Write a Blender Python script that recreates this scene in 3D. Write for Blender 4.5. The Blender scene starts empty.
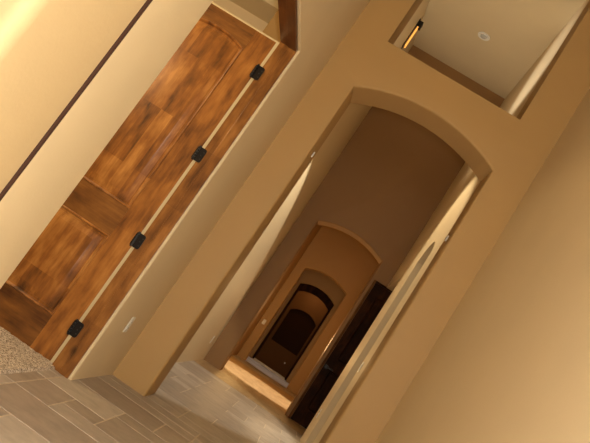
import bpy, bmesh, math, random
from mathutils import Vector, Matrix
from mathutils.geometry import tessellate_polygon
random.seed(7)
S = bpy.context.scene
COL = S.collection
PI = math.pi

# ------------------------------------------------------------------ materials
def new_mat(name):
    m = bpy.data.materials.new(name); m.use_nodes = True
    nt = m.node_tree; b = nt.nodes['Principled BSDF']
    return m, nt, b

def paint(name, col, rough=0.55, bump=0.06, spec=0.35):
    """orange-peel wall paint with a faint mottling of its own"""
    m, nt, b = new_mat(name); N = nt.nodes; L = nt.links
    tc = N.new('ShaderNodeTexCoord')
    n1 = N.new('ShaderNodeTexNoise'); n1.inputs['Scale'].default_value = 3.0; n1.inputs['Detail'].default_value = 3
    rp = N.new('ShaderNodeMix'); rp.data_type = 'RGBA'
    rp.inputs[6].default_value = (*[c * 0.96 for c in col], 1); rp.inputs[7].default_value = (*[min(1, c * 1.04) for c in col], 1)
    L.new(tc.outputs['Object'], n1.inputs['Vector']); L.new(n1.outputs['Fac'], rp.inputs[0]); L.new(rp.outputs[2], b.inputs['Base Color'])
    n2 = N.new('ShaderNodeTexNoise'); n2.inputs['Scale'].default_value = 70; n2.inputs['Detail'].default_value = 2
    bp = N.new('ShaderNodeBump'); bp.inputs['Strength'].default_value = bump; bp.inputs['Distance'].default_value = 0.01
    L.new(tc.outputs['Object'], n2.inputs['Vector']); L.new(n2.outputs['Fac'], bp.inputs['Height']); L.new(bp.outputs['Normal'], b.inputs['Normal'])
    b.inputs['Roughness'].default_value = rough; b.inputs['Specular IOR Level'].default_value = spec
    return m

def plain(name, col, rough=0.5, metal=0.0, spec=0.5, emit=None, estr=0):
    m, nt, b = new_mat(name)
    b.inputs['Base Color'].default_value = (*col, 1); b.inputs['Roughness'].default_value = rough
    b.inputs['Metallic'].default_value = metal; b.inputs['Specular IOR Level'].default_value = spec
    n = nt.nodes.new('ShaderNodeTexNoise'); n.inputs['Scale'].default_value = 120
    bp = nt.nodes.new('ShaderNodeBump'); bp.inputs['Strength'].default_value = 0.03; bp.inputs['Distance'].default_value = 0.002
    nt.links.new(n.outputs['Fac'], bp.inputs['Height']); nt.links.new(bp.outputs['Normal'], b.inputs['Normal'])
    if emit:
        b.inputs['Emission Color'].default_value = (*emit, 1); b.inputs['Emission Strength'].default_value = estr
    return m

def wood(name, dark, mid, light, along=2, rough=0.33, board=9.0, seed=0.0, blot=1.0, spec=.45, coat=0, stave=1.0):
    """knotty alder: glued boards, blotchy stain, grain and knots; 'along' is the grain axis"""
    m, nt, b = new_mat(name); N = nt.nodes; L = nt.links
    tc = N.new('ShaderNodeTexCoord')
    def mapped(sa, sx):
        mp = N.new('ShaderNodeMapping'); sc = [sx] * 3; sc[along] = sa
        mp.inputs['Scale'].default_value = sc; mp.inputs['Location'].default_value = (seed, seed * 1.7, seed * .6)
        L.new(tc.outputs['Object'], mp.inputs['Vector']); return mp
    blotch = N.new('ShaderNodeTexNoise'); blotch.inputs['Scale'].default_value = 1.0; blotch.inputs['Detail'].default_value = 6
    blotch.inputs['Roughness'].default_value = .55; blotch.inputs['Distortion'].default_value = .15
    L.new(mapped(4.5, 13).outputs[0], blotch.inputs['Vector'])
    grain = N.new('ShaderNodeTexNoise'); grain.inputs['Scale'].default_value = 1.0; grain.inputs['Detail'].default_value = 5
    L.new(mapped(3, 90).outputs[0], grain.inputs['Vector'])
    snap = N.new('ShaderNodeVectorMath'); snap.operation = 'FLOOR'       # glued staves: rectangular blocks of one tone
    L.new(mapped(2.4, board).outputs[0], snap.inputs[0])
    cell = N.new('ShaderNodeTexWhiteNoise'); cell.noise_dimensions = '3D'; L.new(snap.outputs[0], cell.inputs['Vector'])
    sep = N.new('ShaderNodeSeparateColor'); L.new(cell.outputs['Color'], sep.inputs[0])
    a1 = N.new('ShaderNodeMath'); a1.operation = 'MULTIPLY'; a1.inputs[1].default_value = .18 * stave; L.new(sep.outputs[0], a1.inputs[0])
    a2 = N.new('ShaderNodeMath'); a2.operation = 'MULTIPLY_ADD'; a2.inputs[1].default_value = .85; L.new(blotch.outputs['Fac'], a2.inputs[0]); L.new(a1.outputs[0], a2.inputs[2])
    a3 = N.new('ShaderNodeMath'); a3.operation = 'MULTIPLY_ADD'; a3.inputs[1].default_value = .22; L.new(grain.outputs['Fac'], a3.inputs[0]); L.new(a2.outputs[0], a3.inputs[2])
    cr = N.new('ShaderNodeValToRGB'); e = cr.color_ramp.elements
    e[0].position = .38; e[0].color = (*dark, 1); e[1].position = .84; e[1].color = (*light, 1)
    q = e.new(.62); q.color = (*mid, 1)
    L.new(a3.outputs[0], cr.inputs[0])
    kn = N.new('ShaderNodeTexVoronoi'); kn.inputs['Scale'].default_value = 1.0
    L.new(mapped(2.6, 3.8).outputs[0], kn.inputs['Vector'])
    kr = N.new('ShaderNodeValToRGB'); k = kr.color_ramp.elements
    k[0].position = .04; k[0].color = (.12, .12, .12, 1); k[1].position = .12; k[1].color = (1, 1, 1, 1)
    L.new(kn.outputs['Distance'], kr.inputs[0])
    mx = N.new('ShaderNodeMix'); mx.data_type = 'RGBA'; mx.blend_type = 'MULTIPLY'; mx.inputs[0].default_value = .85
    L.new(cr.outputs[0], mx.inputs[6]); L.new(kr.outputs[0], mx.inputs[7]); L.new(mx.outputs[2], b.inputs['Base Color'])
    bp = N.new('ShaderNodeBump'); bp.inputs['Strength'].default_value = .06; bp.inputs['Distance'].default_value = .003
    L.new(grain.outputs['Fac'], bp.inputs['Height']); L.new(bp.outputs['Normal'], b.inputs['Normal'])
    b.inputs['Roughness'].default_value = rough; b.inputs['Specular IOR Level'].default_value = spec
    b.inputs['Coat Weight'].default_value = coat; b.inputs['Coat Roughness'].default_value = .12
    return m

def tile_mat(name, col, seed):
    m, nt, b = new_mat(name); N = nt.nodes; L = nt.links
    tc = N.new('ShaderNodeTexCoord')
    mp = N.new('ShaderNodeMapping'); mp.inputs['Location'].default_value = (seed, seed * 2, 0); mp.inputs['Scale'].default_value = (1, 1.6, 1)
    L.new(tc.outputs['Object'], mp.inputs['Vector'])
    n1 = N.new('ShaderNodeTexNoise'); n1.inputs['Scale'].default_value = 7; n1.inputs['Detail'].default_value = 6; n1.inputs['Roughness'].default_value = .65
    L.new(mp.outputs[0], n1.inputs['Vector'])
    cr = N.new('ShaderNodeValToRGB'); e = cr.color_ramp.elements
    e[0].position = .3; e[0].color = (*[c * .78 for c in col], 1); e[1].position = .75; e[1].color = (*[c * 1.15 for c in col], 1)
    L.new(n1.outputs['Fac'], cr.inputs[0]); L.new(cr.outputs[0], b.inputs['Base Color'])
    bp = N.new('ShaderNodeBump'); bp.inputs['Strength'].default_value = .15; bp.inputs['Distance'].default_value = .004
    L.new(n1.outputs['Fac'], bp.inputs['Height']); L.new(bp.outputs['Normal'], b.inputs['Normal'])
    b.inputs['Roughness'].default_value = .5; b.inputs['Specular IOR Level'].default_value = .35
    return m

def carpet_mat():
    m, nt, b = new_mat('speckled_carpet'); N = nt.nodes; L = nt.links
    tc = N.new('ShaderNodeTexCoord')
    n1 = N.new('ShaderNodeTexNoise'); n1.inputs['Scale'].default_value = 120; n1.inputs['Detail'].default_value = 3
    L.new(tc.outputs['Object'], n1.inputs['Vector'])
    cr = N.new('ShaderNodeValToRGB'); e = cr.color_ramp.elements
    e[0].position = .36; e[0].color = (.20, .155, .115, 1); e[1].position = .62; e[1].color = (.85, .76, .66, 1)
    L.new(n1.outputs['Fac'], cr.inputs[0]); L.new(cr.outputs[0], b.inputs['Base Color'])
    b.inputs['Roughness'].default_value = .95; b.inputs['Specular IOR Level'].default_value = .1
    return m

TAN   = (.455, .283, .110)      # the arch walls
KHAKI = (.70, .565, .365)        # the side walls, with the cooler light on them put into the colour
M = {
 'tan': paint('tan_wall_paint', TAN), 'khaki': paint('side_wall_lit_tan', KHAKI),
 'brown': paint('shaded_wall_brown', (.30, .165, .064)),  # shade on the second arch wall put into its colour; also the reflected wall
 'ceil': paint('cream_ceiling_paint', (.64, .53, .34), .7),
 'deep': paint('reflection_dark', (.06, .025, .009), .9, spec=.02),  # dark arched shape of the reflection in the door glass
 'warm_lit': paint('near_wall_warm_lit', (.56, .42, .24)),  # warm light on the near left wall put into its colour
 'cream': plain('cream_edge_seal', (.62, .51, .30), .5),
 'alder': wood('knotty_alder_door', (.070, .022, .005), (.29, .105, .020), (.54, .245, .060), rough=.36, board=11, coat=.5),
 'alder_s': wood('knotty_alder_stile', (.12, .040, .009), (.34, .130, .026), (.52, .235, .056), rough=.36, stave=.25, seed=1.4),
 'alder_x': wood('knotty_alder_rail', (.07, .022, .005), (.20, .078, .016), (.32, .138, .031), rough=.4, along=0, seed=3.1, stave=.3),
 'alder_j': wood('knotty_alder_jamb', (.085, .029, .007), (.25, .10, .023), (.43, .195, .052), seed=5.3, board=5),
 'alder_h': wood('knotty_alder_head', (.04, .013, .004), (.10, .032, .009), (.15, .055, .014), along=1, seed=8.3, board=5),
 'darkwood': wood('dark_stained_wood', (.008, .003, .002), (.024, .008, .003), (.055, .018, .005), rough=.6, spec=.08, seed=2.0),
 'trimwood': wood('brown_trim_wood', (.05, .018, .006), (.12, .05, .016), (.2, .09, .03), rough=.7, spec=.1),
 'plank': wood('honey_wood_floor', (.34, .22, .11), (.42, .29, .155), (.50, .36, .20), along=1, rough=.45, seed=4.0, blot=.5),
 'strip': plain('dark_brown_wood_strip', (.05, .022, .014), .6, spec=.2),
 'iron': plain('black_iron', (.008, .008, .010), .38, 0.3),
 'screw': plain('dark_screw', (.05, .05, .055), .3, .8),
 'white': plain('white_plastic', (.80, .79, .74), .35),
 'slot': plain('dark_slot', (.03, .03, .03), .6),
 'steel': plain('pale_metal', (.50, .43, .33), .45, .5),
 'amber': plain('amber_glass', (.8, .4, .1), .3, emit=(1, .42, .08), estr=1.1),
 'lens': plain('unlit_lamp_lens', (.5, .5, .47), .2),
 'grout': tile_mat('sand_grout', (.70, .61, .48), 9.0),
 'carpet': carpet_mat(),
}
for i, c in enumerate([(.50, .44, .39), (.42, .36, .31), (.56, .50, .445), (.44, .375, .325)]):
    M['tile%d' % i] = tile_mat('stone_tile_%s' % 'abcd'[i], c, i * 3.3)

def glass_mat():
    m, nt, b = new_mat('dark_door_glass'); N = nt.nodes; L = nt.links
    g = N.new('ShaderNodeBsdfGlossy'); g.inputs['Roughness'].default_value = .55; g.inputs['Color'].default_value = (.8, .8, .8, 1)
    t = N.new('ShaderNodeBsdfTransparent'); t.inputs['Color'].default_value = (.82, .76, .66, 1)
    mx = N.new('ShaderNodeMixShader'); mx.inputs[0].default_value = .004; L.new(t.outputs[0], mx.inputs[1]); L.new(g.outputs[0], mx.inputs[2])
    L.new(mx.outputs[0], N['Material Output'].inputs['Surface'])
    return m
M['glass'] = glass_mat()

# ------------------------------------------------------------------ helpers
def props(o, label=None, cat=None, group=None, kind=None):
    if label: o['label'] = label
    if cat: o['category'] = cat
    if group: o['group'] = group
    if kind: o['kind'] = kind
    return o

def obj(name, bm, mats, parent=None, local=False, smooth=False):
    """link bm (world coordinates unless local) as one mesh object"""
    if parent is not None and not local:
        bm.transform(parent['_m'].inverted() if False else PM[parent.name].inverted())
    bmesh.ops.recalc_face_normals(bm, faces=bm.faces[:])
    me = bpy.data.meshes.new(name); bm.to_mesh(me); bm.free()
    if not isinstance(mats, (list, tuple)): mats = [mats]
    for m in mats: me.materials.append(m)
    if smooth:
        for p in me.polygons: p.use_smooth = True
        try: me.set_sharp_from_angle(angle=math.radians(35))
        except Exception: pass
    o = bpy.data.objects.new(name, me); COL.objects.link(o)
    if parent is not None: o.parent = parent
    PM[o.name] = PM[parent.name].copy() if parent is not None else Matrix.Identity(4)
    return o
PM = {}

def empty(name, loc, rz=0, **kw):
    o = bpy.data.objects.new(name, None); COL.objects.link(o)
    o.location = loc; o.rotation_euler = (0, 0, rz); o.empty_display_size = .1
    PM[o.name] = Matrix.Translation(loc) @ Matrix.Rotation(rz, 4, 'Z')
    return props(o, **kw)

def add_box(bm, x0, x1, y0, y1, z0, z1, bev=0, seg=2):
    vs = [bm.verts.new((x, y, z)) for x in (x0, x1) for y in (y0, y1) for z in (z0, z1)]
    f = [(0, 1, 3, 2), (4, 6, 7, 5), (0, 4, 5, 1), (2, 3, 7, 6), (0, 2, 6, 4), (1, 5, 7, 3)]
    fs = [bm.faces.new([vs[i] for i in q]) for q in f]
    if bev:
        es = list({e for q in fs for e in q.edges})
        bmesh.ops.bevel(bm, geom=es, offset=bev, segments=seg, affect='EDGES', profile=.5)
    return bm

def box(*a, **k): return add_box(bmesh.new(), *a, **k)

def add_cyl(bm, c, axis, r, h, n=20, r2=None):
    """cylinder or cone frustum from c along axis"""
    a = Vector(axis).normalized(); u = a.orthogonal().normalized(); v = a.cross(u); c = Vector(c); r2 = r if r2 is None else r2
    lo = [bm.verts.new(c + (u * math.cos(t) + v * math.sin(t)) * r) for t in [2 * PI * i / n for i in range(n)]]
    hi = [bm.verts.new(c + a * h + (u * math.cos(t) + v * math.sin(t)) * r2) for t in [2 * PI * i / n for i in range(n)]]
    for i in range(n): bm.faces.new((lo[i], lo[(i + 1) % n], hi[(i + 1) % n], hi[i]))
    bm.faces.new(lo[::-1]); bm.faces.new(hi)
    return bm

def add_prism(bm, pts, p2v, d0, d1, bev_test=None, bev=0.02, seg=4):
    """extrude the 2-D polygon pts between depths d0 and d1; p2v(a, b, d) -> xyz; bevel edges whose 2-D ends satisfy bev_test"""
    A = [bm.verts.new(p2v(a, b, d0)) for a, b in pts]; B = [bm.verts.new(p2v(a, b, d1)) for a, b in pts]
    n = len(pts)
    bm.faces.new(A); bm.faces.new(B[::-1])
    for i in range(n): bm.faces.new((A[i], B[i], B[(i + 1) % n], A[(i + 1) % n]))
    if bev_test:
        bm.edges.ensure_lookup_table(); es = []
        for R, d in ((A, d0), (B, d1)):
            for i in range(n):
                if bev_test(pts[i], pts[(i + 1) % n], d):
                    e = bm.edges.get((R[i], R[(i + 1) % n]))
                    if e: es.append(e)
        bmesh.ops.recalc_face_normals(bm, faces=bm.faces[:])
        bmesh.ops.bevel(bm, geom=es, offset=bev, segments=seg, affect='EDGES', profile=.5)
    return bm

def arc_pts(xa, xb, zs, rise, n=28):
    w = (xb - xa) / 2; R = (w * w + rise * rise) / (2 * rise); cx = (xa + xb) / 2; cz = zs + rise - R
    t = math.asin(w / R)
    return [(cx + R * math.sin(-t + 2 * t * i / n), cz + R * math.cos(-t + 2 * t * i / n)) for i in range(n + 1)]

XZ = lambda a, b, d: (a, d, b)
YZ = lambda a, b, d: (d, a, b)

def arch_wall(name, x0, x1, y0, y1, z1, xa, xb, zs, rise, mat, bev=.02, hole=None, zsplit=None):
    """wall across the hall with an arched opening reaching the floor and rounded drywall edges"""
    arc = arc_pts(xa, xb, zs, rise)
    ztop = zsplit or z1
    pts = [(x0, 0), (xa, 0)] + arc + [(xb, 0), (x1, 0), (x1, ztop), (x0, ztop)]
    inside = lambda p: xa - 1e-6 <= p[0] <= xb + 1e-6 and p[1] < zs + rise + 1e-3
    bm = bmesh.new()
    add_prism(bm, pts, XZ, y0, y1, lambda p, q, d: inside(p) and inside(q), bev)
    if hole:
        ha, hb, h0, h1 = hole
        add_box(bm, x0, x1, y0, y1, zsplit, h0); add_box(bm, x0, ha, y0, y1, h0, h1)
        add_box(bm, hb, x1, y0, y1, h0, h1); add_box(bm, x0, x1, y0, y1, h1, z1)
    o = obj(name, bm, mat, smooth=True); o['kind'] = 'structure'
    return o

def struct(name, bm, mat, parent=None, **k):
    o = obj(name, bm, mat, parent, **k)
    if parent is None: o['kind'] = 'structure'
    return o

# ------------------------------------------------------------------ measured layout (metres)
XL, XR = -1.027, .793           # side walls of the near hall
YA, YA2 = 4.74, 5.10            # first arch wall
Y2, Y2B = 9.446, 9.80           # second arch wall
Y3, Y3B = 14.58, 14.90          # third arch wall
Y4, Y4B = 16.80, 17.00          # end wall with the glazed door
ZC = 5.785
SL, SR = -1.075, .578           # side walls of the tall hall
YW = 8.55                       # tile meets wood
JY0, JY1 = 2.352, 3.883         # doorway in the left wall
DZ = 2.455

# ------------------------------------------------------------------ floor
def build_floor():
    bm = bmesh.new()
    def quad(x0, x1, y0, y1, z, mi, skirt=0.0):
        v = [bm.verts.new(p) for p in ((x0, y0, z), (x1, y0, z), (x1, y1, z), (x0, y1, z))]
        f = bm.faces.new(v); f.material_index = mi
        if skirt:
            w = [bm.verts.new((a.co.x + sx * .002, a.co.y + sy * .002, z - skirt)) for a, sx, sy in zip(v, (-1, 1, 1, -1), (-1, -1, 1, 1))]
            for i in range(4):
                g = bm.faces.new((v[i], w[i], w[(i + 1) % 4], v[(i + 1) % 4])); g.material_index = mi
    def pack(ox, oy, nx, ny, mod, xm, ym, seeds=()):
        used = {}; tiles = []
        def put(i, j, w, h):
            for a in range(i, i + w):
                for b in range(j, j + h): used[(a, b)] = 1
            tiles.append((i, j, w, h))
        for s in seeds: put(*s)
        for j in range(ny):
            for i in range(nx):
                if (i, j) in used: continue
                opts = [(3, 2), (2, 2), (3, 1), (2, 1), (4, 2), (3, 2), (4, 1), (2, 1)]; random.shuffle(opts)
                for w, h in opts + [(1, 1)]:
                    if i + w <= nx and j + h <= ny and all((a, b) not in used for a in range(i, i + w) for b in range(j, j + h)):
                        put(i, j, w, h); break
        g = .0055
        for i, j, w, h in tiles:
            x0, x1 = ox + i * mod, ox + (i + w) * mod; y0, y1 = oy + j * mod, oy + (j + h) * mod
            x0, x1, y0, y1 = max(x0, xm[0]), min(x1, xm[1]), max(y0, ym[0]), min(y1, ym[1])
            if x1 - x0 < .03 or y1 - y0 < .03: continue
            quad(x0 + g, x1 - g, y0 + g, y1 - g, 0, 1 + random.randrange(4), .0025)
    # lattice of 0.2 m fixed by the joints seen in the photograph
    mod = .2; ox = -.87 - 16 * mod; oy = 2.81 - 20 * mod
    I = lambda x: round((x - ox) / mod); J = lambda y: round((y - oy) / mod)
    seeds = [(I(-1.07), J(3.21), 1, 2), (I(-1.07), J(2.81), 4, 2), (I(-1.47), J(2.81), 2, 2), (I(-.87), J(3.21), 2, 1), (I(-.87), J(3.41), 1, 1),
             (I(-1.07), J(3.61), 2, 2), (I(-.67), J(3.41), 3, 2), (I(-.67), J(3.81), 2, 1), (I(-1.07), J(4.01), 3, 2), (I(-.47), J(4.01), 2, 2),
             (I(-1.07), J(4.41), 4, 1), (I(-.87), J(2.41), 3, 2), (I(-.27), J(2.41), 4, 2)]
    seeds = [s for s in seeds]
    pack(ox, oy, 27, 49, mod, (-4.2, XR), (-1.2, YW), seeds)
    pack(-1.2, Y3 - 1.4, 10, 18, mod, (-1.1, .6), (Y3 - 1.2, 17.0))
    quad(-4.3, 1.6, -3.6, YW, -.0025, 0); quad(-1.3, 1.6, Y3 - 1.2, 18.2, -.0025, 0)
    quad(-1.3, 1.6, YW, Y3 - 1.2, 0.0, 5)
    o = obj('floor', bm, [M['grout'], M['tile0'], M['tile1'], M['tile2'], M['tile3'], M['plank']])
    props(o, 'brown stone tile floor in mixed sizes running down the hall', 'floor', kind='structure')
build_floor()

def build_carpet():
    bm = bmesh.new(); n = 110; x0, x1, y0, y1 = -3.0, -1.135, 2.36, 5.19
    vs = {}
    for i in range(n + 1):
        for j in range(n + 1):
            vs[i, j] = bm.verts.new((x0 + (x1 - x0) * i / n, y0 + (y1 - y0) * j / n, (.010 + random.random() * .007) if 0 < i < n and 0 < j < n else -.004))
    for i in range(n):
        for j in range(n): bm.faces.new((vs[i, j], vs[i + 1, j], vs[i + 1, j + 1], vs[i, j + 1]))
    o = obj('carpet', bm, M['carpet'])
    props(o, 'speckled beige carpet on the room floor under the open wooden door', 'carpet', kind='stuff')
build_carpet()

# ------------------------------------------------------------------ near hall shell
arch_wall('wall_front', -1.6, 1.0, YA, YA2, ZC, -.744, .497, 2.80, .152, M['tan'], hole=(-.723, .473, 3.265, 4.9), zsplit=3.1)
# left wall with its doorway, rounded plaster edge on the hall side
pts = [(1.955, 0), (JY0, 0), (JY0, DZ + .012), (JY1, DZ + .012), (JY1, 0), (YA, 0), (YA, ZC), (1.955, ZC)]
dj = lambda p: JY0 - 1e-6 <= p[0] <= JY1 + 1e-6 and p[1] < DZ + .02
bm = add_prism(bmesh.new(), pts, YZ, XL, -1.172, lambda p, q, d: d == XL and dj(p) and dj(q), .016, 4)
struct('wall_left', bm, M['khaki'], smooth=True)
# nearer stretch of the left wall, set back a little, ending in a rounded corner
bm = bmesh.new(); r = .05; xe, ye = XL - .012, 1.50
pl = [(xe, 1.955), (xe, ye + r)] + [(xe - r + r * math.cos(t), ye + r - r * math.sin(t)) for t in [PI / 2 * i / 8 for i in range(1, 9)]] + [(-4.3, ye), (-4.3, ye + .14), (-1.25, ye + .14), (-1.25, 1.955)]
add_prism(bm, pl, lambda a, b, d: (a, b, d), 0, ZC)
struct('wall_corner', bm, M['warm_lit'], smooth=True)
struct('trim_2', box(xe - .01, XL - .0005, 1.945, 1.9555, 0, ZC), M['strip'])
struct('wall_right', box(XR, XR + .15, -3.6, YA, 0, ZC), M['khaki'])
struct('wall_back', box(-4.3, XR + .15, -3.75, -3.6, 0, ZC), M['khaki'])
struct('wall_far_left', box(-4.45, -4.3, -3.75, 5.35, 0, ZC), M['khaki'])
struct('ceiling', box(-4.45, 1.0, -3.75, Y2 + .1, ZC, ZC + .15), M['ceil'])
# side room behind the doorway
struct('wall_side_room', box(-4.3, -1.172, 5.2, 5.35, 0, ZC), M['khaki'])
bm = bmesh.new(); add_box(bm, -4.3, -1.172, 1.64, 5.2, 3.30, 3.4); add_box(bm, -4.3, -1.172, 4.84, 5.2, 3.07, 3.30); add_box(bm, -4.3, -3.9, 1.64, 4.84, 3.07, 3.30); add_box(bm, -1.6, -1.172, 1.64, 4.84, 3.07, 3.30)
struct('ceiling_side_room', bm, M['ceil'])

# ------------------------------------------------------------------ doorway trim (wood jamb set)
t1 = empty('trim_1', (-1.118, JY1, 0), kind='structure', label='knotty wood jamb lining the left doorway', cat='door frame')
x0, x1 = -1.172, -1.046
bm = box(x0, x1, JY1 - .004, JY1 + .02, 0, DZ + .02); obj('jamb', bm, M['alder_j'], t1)
bm = box(-1.108, x1, JY1 - .013, JY1, 0, DZ, bev=.002); obj('stop', bm, M['alder_j'], t1)
bm = box(x0, x1, JY0, JY0 + .004, 0, DZ + .02); obj('jamb', bm, M['alder_j'], t1)
bm = box(x0, x1, JY0 + .004, JY1 - .004, DZ, DZ + .011); obj('head_jamb', bm, M['alder_h'], t1)
bm = box(-1.108, x1, JY0 + .004, JY1 - .013, DZ - .009, DZ + .001, bev=.002); obj('stop', bm, M['alder_h'], t1)

# ------------------------------------------------------------------ panelled doors
def outline(x0, x1, z0, z1, rise, d, n=18):
    """panel outline inset by d; arched top when rise > 0"""
    if rise <= 0: return [(x0 + d, z0 + d), (x1 - d, z0 + d), (x1 - d, z1 - d), (x0 + d, z1 - d)]
    w = (x1 - x0) / 2; R = (w * w + rise * rise) / (2 * rise); cx = (x0 + x1) / 2; cz = z1 - R
    Rd = R - d; wd = w - d; t = math.asin(wd / Rd)
    return [(x0 + d, z0 + d), (x1 - d, z0 + d)] + [(cx + Rd * math.sin(t - 2 * t * i / n), cz + Rd * math.cos(t - 2 * t * i / n)) for i in range(n + 1)]

def panel_bm(x0, x1, z0, z1, rise, depth0=0.0):
    """moulded, raised door panel seen from +Y (front face of the door at y = 0)"""
    bm = bmesh.new(); rings = []
    prof = [(0, -.001), (.002, .0025), (.005, .004), (.008, .0035), (.011, .001), (.014, -.004), (.016, -.012), (.019, -.018), (.032, -.018), (.034, -.015), (.070, -.005), (.073, -.0025), (.077, -.002)]
    for d, y in prof: rings.append([bm.verts.new((a, y, b)) for a, b in outline(x0, x1, z0, z1, rise, d)])
    for A, B in zip(rings, rings[1:]):
        n = len(A)
        for i in range(n): bm.faces.new((A[i], A[(i + 1) % n], B[(i + 1) % n], B[i]))
    bm.faces.new(rings[-1])
    back = [bm.verts.new((v.co.x, -.03, v.co.z)) for v in rings[0]]
    n = len(back)
    for i in range(n): bm.faces.new((rings[0][i], back[i], back[(i + 1) % n], rings[0][(i + 1) % n]))
    bm.faces.new(back[::-1])
    return bm

def door_leaf(root, W, H, st, rb, zm0, zm1, ztop, rise, ms, mr, mp, gap=.008, th=.044):
    """stiles, rails and two raised panels; the panel top is arched"""
    XZl = lambda a, b, d: (a, d, b)
    for a, b in ((0, st), (W - st, W)):
        obj('stile', box(a, b, -th, 0, gap, H, bev=.002), ms, root, local=True)
    obj('bottom_rail', box(st, W - st, -th, 0, gap, rb), mr, root, local=True)
    obj('middle_rail', box(st, W - st, -th, 0, zm0, zm1), mr, root, local=True)
    arch = outline(st, W - st, zm1, ztop, rise, 0)[2:]
    pts = [(st, H), (W - st, H)] + arch if rise > 0 else [(st, H), (W - st, H), (W - st, ztop), (st, ztop)]
    obj('top_rail', add_prism(bmesh.new(), pts, XZl, -th, 0), mr, root, local=True)
    obj('panel', panel_bm(st, W - st, rb, zm0, 0), mp, root, local=True, smooth=True)
    obj('panel', panel_bm(st, W - st, zm1, ztop, rise), mp, root, local=True, smooth=True)

def hinge(parent, z, local_x0=-.034, local_x1=.012, y=.012, h=.052):
    """black butt hinge bridging the gap between door edge and jamb, in the door's own axes"""
    bm = bmesh.new(); x0, x1 = local_x0, local_x1; r = .014; xm = x1 - .014; kh = h * 2 / 5
    pl = []
    for cx, cz, a0 in ((x1 - r, z + h - r, 0), (x0 + r, z + h - r, 90), (x0 + r, z - h + r, 180), (x1 - r, z - h + r, 270)):
        for k in range(6):
            t = math.radians(a0 + 90 * k / 5); pl.append((cx + r * math.cos(t), cz + r * math.sin(t)))
    add_prism(bm, pl, lambda a, b, d: (a, d, b), y, y + .004)
    o = obj('hinge', bm, M['iron'], parent, local=True)
    bm = bmesh.new()
    for k in range(5): add_cyl(bm, (xm, y + .007, z - h + k * kh), (0, 0, 1), .0075, kh * .93, 14)
    add_cyl(bm, (xm, y + .007, z - h - .004), (0, 0, 1), .005, .004, 14, .0075); add_cyl(bm, (xm, y + .007, z + h), (0, 0, 1), .0075, .004, 14, .005)
    obj('hinge_knuckle', bm, M['iron'], o, local=True, smooth=True)
    for sz in (-.024, .024, 0):
        obj('screw', add_cyl(bmesh.new(), (x0 + (.012 if sz else .020), y + .004, z + sz), (0, 1, 0), .0045, .0012, 12), M['screw'], o, local=True)

d1 = empty('door_1', (-1.206, 3.92, 0), PI, kind='structure',
           label='large knotty orange-brown wooden door with black hinges, open in the left doorway', cat='door')
door_leaf(d1, .762, 2.452, .152, .237, .82, 1.022, 2.345, .045, M['alder_s'], M['alder_x'], M['alder'])
bm = bmesh.new(); add_box(bm, -.030, -.0005, -.014, -.002, .008, 2.464); add_box(bm, -.0005, .762, -.014, -.002, 2.4525, 2.464)
props(obj('edge_seal', bm, M['cream'], d1, local=True), 'cream seal along the hinge edge and top')
for z in (.258, .89, 1.543, 2.194): hinge(d1, z, -.060, .006, .045, .048)

# ------------------------------------------------------------------ tall hall between first and second arch
struct('wall_hall_left', box(SL - .2, SL, YA2, Y2, 0, ZC), M['khaki'])
ny0, ny1, nzs = 6.40, 7.15, 2.40           # arched recess
dy0, dy1, dz = 8.02, 9.44, 2.30            # doorway with the dark door
arcn = [(y, z) for y, z in arc_pts(ny0, ny1, nzs, .19, 18)]
pts = [(YA2, 0), (ny0, 0)] + arcn + [(ny1, 0), (dy0, 0), (dy0, dz), (dy1, dz), (dy1, 0), (Y2, 0), (Y2, ZC), (YA2, ZC)]
bm = add_prism(bmesh.new(), pts, YZ, SR, SR + .16)
struct('wall_hall_right', bm, M['khaki'], smooth=False)
struct('wall_side_passage', box(1.35, 1.5, YA2, Y2B, 0, 3.2), M['khaki'])
struct('ceiling_side_passage', box(SR + .16, 1.5, YA2, Y2B, 2.9, 3.0), M['ceil'])

d2 = empty('door_2', (1.21, 9.415, 0), PI, kind='structure',
           label='dark brown panelled wooden door with black handle right of the second arch', cat='door')
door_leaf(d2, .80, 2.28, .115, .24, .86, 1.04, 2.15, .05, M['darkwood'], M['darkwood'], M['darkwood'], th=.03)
bm = bmesh.new(); add_cyl(bm, (.755, .0, .88), (0, 1, 0), .03, .012, 24); add_cyl(bm, (.755, .012, .88), (0, 1, 0), .011, .035, 16)
o = obj('handle', bm, M['iron'], d2, local=True, smooth=True)
obj('lever', box(.65, .765, .042, .056, .87, .89, bev=.005), M['iron'], o, local=True, smooth=True)
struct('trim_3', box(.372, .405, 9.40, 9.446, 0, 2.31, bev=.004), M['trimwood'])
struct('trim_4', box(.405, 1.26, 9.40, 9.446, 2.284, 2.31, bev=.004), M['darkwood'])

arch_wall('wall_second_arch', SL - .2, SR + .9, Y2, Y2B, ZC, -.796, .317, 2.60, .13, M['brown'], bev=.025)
# hall between second and third arch
X3L, X3R = -1.09, .58
struct('wall_inner_left', box(X3L - .15, X3L, Y2B, Y3, 0, 4.4), M['tan'])
struct('wall_inner_right', box(X3R, X3R + .15, Y2B, Y3, 0, 4.4), M['tan'])
struct('ceiling_inner', box(X3L - .15, X3R + .15, Y2B, Y3B, 4.3, 4.4), M['ceil'])
arch_wall('wall_third_arch', X3L - .15, X3R + .15, Y3, Y3B, 4.3, -.880, .217, 2.455, .14, M['tan'], bev=.025)
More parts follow.
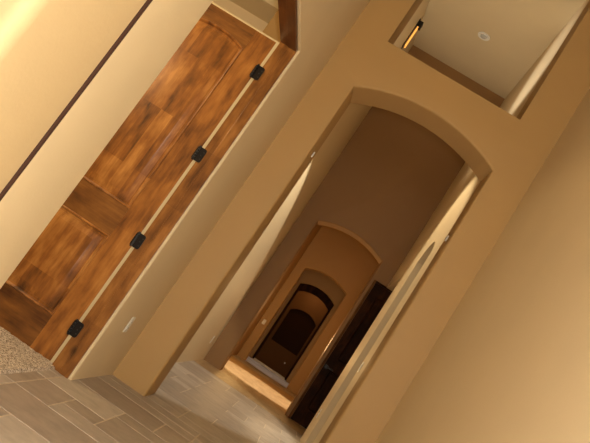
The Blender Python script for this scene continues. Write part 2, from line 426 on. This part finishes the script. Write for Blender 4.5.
# last bay and glazed door
struct('wall_end_left', box(X3L - .15, X3L, Y3B, 18.2, 0, 3.5), M['tan'])
struct('wall_end_right', box(X3R - .1, X3R + .05, Y3B, 18.2, 0, 3.5), M['tan'])
struct('ceiling_end', box(X3L - .15, X3R + .05, Y3B, 18.2, 3.4, 3.5), M['ceil'])
arch_wall('wall_end', X3L, X3R - .1, Y4, Y4B, 3.4, -.905, .135, 2.28, .15, M['tan'], bev=.02)
# made-up wall and dark recess behind the glass, imitating the hall's reflection in it
arcv = arc_pts(-.80, .03, 1.62, .16, 18)
pts = [(X3L, 0), (X3R - .1, 0), (X3R - .1, 3.4), (-.385, 3.4)] + [(-.385, 1.78)] + [p for p in arcv[::-1] if p[0] > -.384] 
def reflected_wall():
    bm = bmesh.new(); xa, xb, z0, zs, rise = -.80, .03, .66, 1.62, .16
    add_box(bm, X3L, X3R - .1, 17.75, 17.9, 0, z0)
    left = [(X3L, z0), (xa, z0)] + [p for p in arc_pts(xa, xb, zs, rise, 18) if p[0] < (xa + xb) / 2 + 1e-4] + [((xa + xb) / 2, 3.4), (X3L, 3.4)]
    right = [(X3R - .1, z0), (X3R - .1, 3.4), ((xa + xb) / 2, 3.4)] + [p for p in arc_pts(xa, xb, zs, rise, 18) if p[0] > (xa + xb) / 2 - 1e-4] + [(xb, z0)]
    add_prism(bm, left, XZ, 17.75, 17.9); add_prism(bm, right, XZ, 17.75, 17.9)
    return bm
struct('reflection_wall', reflected_wall(), M['brown'])
struct('reflection_wall_back', box(X3L, X3R - .1, 17.9, 18.0, 0, 3.4), M['deep'])

d3 = empty('door_3', (-.385, 16.88, 0), kind='structure', label='arched glazed door in a dark frame at the far end of the hall', cat='door')
bm = bmesh.new()
xa, xb = -.903, .133
o_ = [(xa, 0)] + arc_pts(xa, xb, 2.28, .148, 20) + [(xb, 0)]
i_ = [(xa + .055, 0)] + arc_pts(xa + .055, xb - .055, 2.09, .14, 20) + [(xb - .055, 0)]
ring = o_ + i_[::-1]
def ring_prism(bm, o_, i_, y0, y1):
    n = len(o_); V = {}
    for k, (P, y) in enumerate(((o_, y0), (o_, y1), (i_, y0), (i_, y1))): V[k] = [bm.verts.new((a, y, b)) for a, b in P]
    for i in range(n - 1):
        bm.faces.new((V[0][i], V[0][i + 1], V[2][i + 1], V[2][i])); bm.faces.new((V[1][i], V[3][i], V[3][i + 1], V[1][i + 1]))
        bm.faces.new((V[0][i], V[1][i], V[1][i + 1], V[0][i + 1])); bm.faces.new((V[2][i], V[2][i + 1], V[3][i + 1], V[3][i]))
    for i in (0, n - 1): bm.faces.new((V[0][i], V[2][i], V[3][i], V[1][i]))
ring_prism(bm, o_, i_, 16.83, 16.93)
obj('frame', bm, M['darkwood'], d3)
i2 = [(xa + .055, .05)] + arc_pts(xa + .055, xb - .055, 2.09, .14, 20) + [(xb - .055, .05)]
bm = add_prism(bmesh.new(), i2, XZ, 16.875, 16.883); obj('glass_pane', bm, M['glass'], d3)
bm = box(xa + .055, xb - .055, 16.86, 16.90, .02, .05); obj('bottom_rail', bm, M['steel'], d3)
bm = box(xa, xb, 16.78, 16.84, .0, .018, bev=.004); props(obj('threshold', bm, M['steel'], d3), 'pale metal threshold')
bm = add_cyl(bmesh.new(), (-.13, 16.876, .36), (0, -1, 0), .012, .02, 16); add_cyl(bm, (-.13, 16.856, .36), (0, -1, 0), .022, .02, 20, .012)  # white dot added in place of the flash's reflection on the glass
props(obj('flash_glint', bm, M['white'], d3, smooth=True), 'small white dot imitating the flash reflected in the glass')

# ------------------------------------------------------------------ small fittings
def frame_axes(n):
    n = Vector(n); u = Vector((0, 0, 1)).cross(n).normalized(); return u, Vector((0, 0, 1)), n
def plate_box(bm, c, n, w, h, d0, d1, bev=.002):
    """box on a wall: centre c, outward normal n, width w, height h, from depth d0 to d1"""
    u, v, n = frame_axes(n); c = Vector(c); k = bmesh.new()
    add_box(k, -w / 2, w / 2, -h / 2, h / 2, d0, d1, bev=bev)
    for vt in k.verts: p = vt.co.copy(); vt.co = c + u * p.x + v * p.y + n * p.z
    me = bpy.data.meshes.new('t'); k.to_mesh(me); k.free(); bm.from_mesh(me); bpy.data.meshes.remove(me)
    return bm
def outlet(loc, n, label, group):
    e = empty('wall_outlet', loc, label=label, cat='outlet', group=group)
    obj('cover_plate', plate_box(bmesh.new(), loc, n, .072, .116, 0, .006), M['white'], e)
    for s in (-.021, .021):
        c = Vector(loc) + Vector((0, 0, s))
        so = obj('socket', plate_box(bmesh.new(), c, n, .034, .028, .006, .009), M['white'], e)
        u = frame_axes(n)[0]
        for q in (-.007, .007): obj('slot', plate_box(bmesh.new(), c + u * q, n, .003, .010, .009, .0095, 0), M['slot'], so)
def switch(loc, n, label, group):
    e = empty('light_switch', loc, label=label, cat='light switch', group=group)
    obj('cover_plate', plate_box(bmesh.new(), loc, n, .072, .116, 0, .006), M['white'], e)
    obj('rocker', plate_box(bmesh.new(), loc, n, .034, .066, .006, .010), M['white'], e)

outlet((XL, 4.29, .405), (1, 0, 0), 'white wall outlet low on the khaki wall between the wooden door and the first arch', 'white outlets low on the walls')
outlet((SL, 8.98, .33), (1, 0, 0), 'white wall outlet low on the left wall just before the second arch', 'white outlets low on the walls')
outlet((SR, 7.62, .40), (-1, 0, 0), 'white wall outlet low on the lit right wall beside the dark door', 'white outlets low on the walls')
switch((SR, 6.28, 1.06), (-1, 0, 0), 'white light switch on the lit right wall beside the arched recess', 'white light switches')
switch((-.993, Y3, .93), (0, -1, 0), 'white light switch on the orange pier left of the third arch', 'white light switches')

def sensor(x, n, label):
    e = empty('beam_sensor', (x, 4.925, 2.21), label=label, cat='sensor', group='small sensors on the first arch')
    obj('case', plate_box(bmesh.new(), (x, 4.925, 2.21), n, (.018), .05, 0, .010, .003), M['white'], e)
    obj('lens', plate_box(bmesh.new(), (x, 4.925, 2.21), n, .008, .02, .010, .012, 0), M['lens'], e)
sensor(-.744, (1, 0, 0), 'small white sensor high on the left inner side of the first arch')
sensor(.497, (-1, 0, 0), 'small white sensor high on the right inner side of the first arch')

e = empty('ceiling_light', (-.189, 8.21, ZC), label='small round recessed light in the cream ceiling seen through the high opening', cat='ceiling light')
bm = bmesh.new()
def lathe(bm, c, prof, n=32):
    R = [[bm.verts.new((c[0] + r_ * math.cos(2 * PI * i / n), c[1] + r_ * math.sin(2 * PI * i / n), c[2] + z_)) for i in range(n)] for r_, z_ in prof]
    for A, B in zip(R, R[1:]):
        for i in range(n): bm.faces.new((A[i], A[(i + 1) % n], B[(i + 1) % n], B[i]))
    return bm
lathe(bm, (-.189, 8.21, ZC), [(.090, -.001), (.088, -.010), (.070, -.014), (.052, -.012), (.048, -.002)])
obj('trim_ring', bm, M['white'], e, smooth=True)
bm = lathe(bmesh.new(), (-.189, 8.21, ZC), [(.050, -.003), (.045, -.016), (.030, -.024), (.0001, -.027)])
obj('lens', bm, M['lens'], e, smooth=True)

e = empty('wall_sconce', (SL, 8.42, 5.15), label='narrow wall sconce with two amber tubes high on the left wall seen through the opening', cat='sconce')
obj('backplate', box(SL, SL + .012, 8.36, 8.48, 5.14, 5.62, bev=.003), M['iron'], e)
for q in (-.03, .03):
    obj('tube', add_cyl(bmesh.new(), (SL + .035, 8.42 + q, 5.17), (0, 0, 1), .010, .34, 16), M['amber'], e, smooth=True)
obj('cap', box(SL + .012, SL + .075, 8.365, 8.475, 5.51, 5.60, bev=.004), M['iron'], e)

# ------------------------------------------------------------------ light
def spot(name, loc, tgt, power, angle, blend, col, size=.04):
    l = bpy.data.lights.new(name, 'SPOT'); l.energy = power; l.spot_size = math.radians(angle); l.spot_blend = blend; l.color = col; l.shadow_soft_size = size
    o = bpy.data.objects.new(name, l); COL.objects.link(o); o.location = loc
    o.rotation_euler = (Vector(tgt) - Vector(loc)).to_track_quat('-Z', 'Y').to_euler(); return o
def point(name, loc, power, col, size=.1):
    l = bpy.data.lights.new(name, 'POINT'); l.energy = power; l.color = col; l.shadow_soft_size = size
    o = bpy.data.objects.new(name, l); COL.objects.link(o); o.location = loc; return o

WARM = (1, .70, .38)
point('flash', (.03, -.02, 1.0), 172, (1, .965, .86), .03)
point('near_room_fill', (.45, -1.5, 1.6), 150, (1, .92, .76), .4)  # unseen fill added behind the camera to brighten the near walls
spot('hall_left_washer', (.5, 7.1, 3.4), (-1.07, 7.25, 1.1), 165, 71, .12, (1, .90, .72))
spot('hall_right_washer', (-1.0, 6.75, 4.4), (.578, 6.75, 2.1), 270, 50, .4, (1, .81, .53))
spot('hall_ceiling_fill', (-.1, 7.5, 3.0), (-.1, 7.5, 6), 80, 90, .6, (1, .82, .58), .2)  # unseen upward spot added to brighten the tall hall's ceiling
spot('hall_upper_right', (-.8, 6.9, 4.7), (.578, 6.9, 5.0), 60, 60, .6, (1, .92, .78), .1)  # unseen spot added to brighten the upper right wall
spot('inner_downlight', (-.25, 11.3, 4.28), (-.25, 11.2, 0), 1000, 29, .12, (1, .82, .58))
point('inner_right_fill', (.15, 10.5, 1.2), 18, (1, .62, .26), .15)  # unseen fill added to light the second arch's left jamb
point('inner_left_fill', (-.85, 12.4, 1.2), 26, (1, .56, .18), .15)  # unseen fill added to brighten the left of the third arch wall
spot('end_downlight', (-.35, 15.7, 3.38), (-.35, 15.7, 0), 110, 40, .2, (1, .88, .76))
point('end_lamp', (.3, 15.2, 1.6), 4, (1, .6, .24), .1)
point('reflection_fill', (-.38, 17.15, 2.3), 5, (1, .58, .26), .1)  # unseen fill added for the made-up wall behind the glass
point('side_room_lamp', (-2.6, 3.0, 2.2), 50, (1, .76, .42), .2)
point('passage_lamp', (1.1, 8.6, 2.3), 2, WARM, .1)

w = bpy.data.worlds.new('world'); S.world = w; w.use_nodes = True
w.node_tree.nodes['Background'].inputs[0].default_value = (1, .75, .5, 1); w.node_tree.nodes['Background'].inputs[1].default_value = .02

# ------------------------------------------------------------------ camera
R_ = Vector((0.8365033277350243, 0.00827732675069843, 0.5478993233707199))
U_ = Vector((-0.5363608126059186, -0.19228909691340615, 0.8217919334654882))
F_ = Vector((-0.11215730644480204, 0.981303413359034, 0.1564108357530121))
cd = bpy.data.cameras.new('camera'); cam = bpy.data.objects.new('camera', cd); COL.objects.link(cam)
m = Matrix((R_, U_, -F_)).transposed().to_4x4(); m.translation = (0, 0, .8954); cam.matrix_world = m
cd.sensor_fit = 'HORIZONTAL'; cd.sensor_width = 36; cd.lens = 645.5 / 590 * 36; cd.clip_start = .02
S.camera = cam

vs = S.view_settings
vs.view_transform = 'Standard'; vs.look = 'None'; vs.gamma = 1; vs.exposure = 0; vs.use_curve_mapping = False
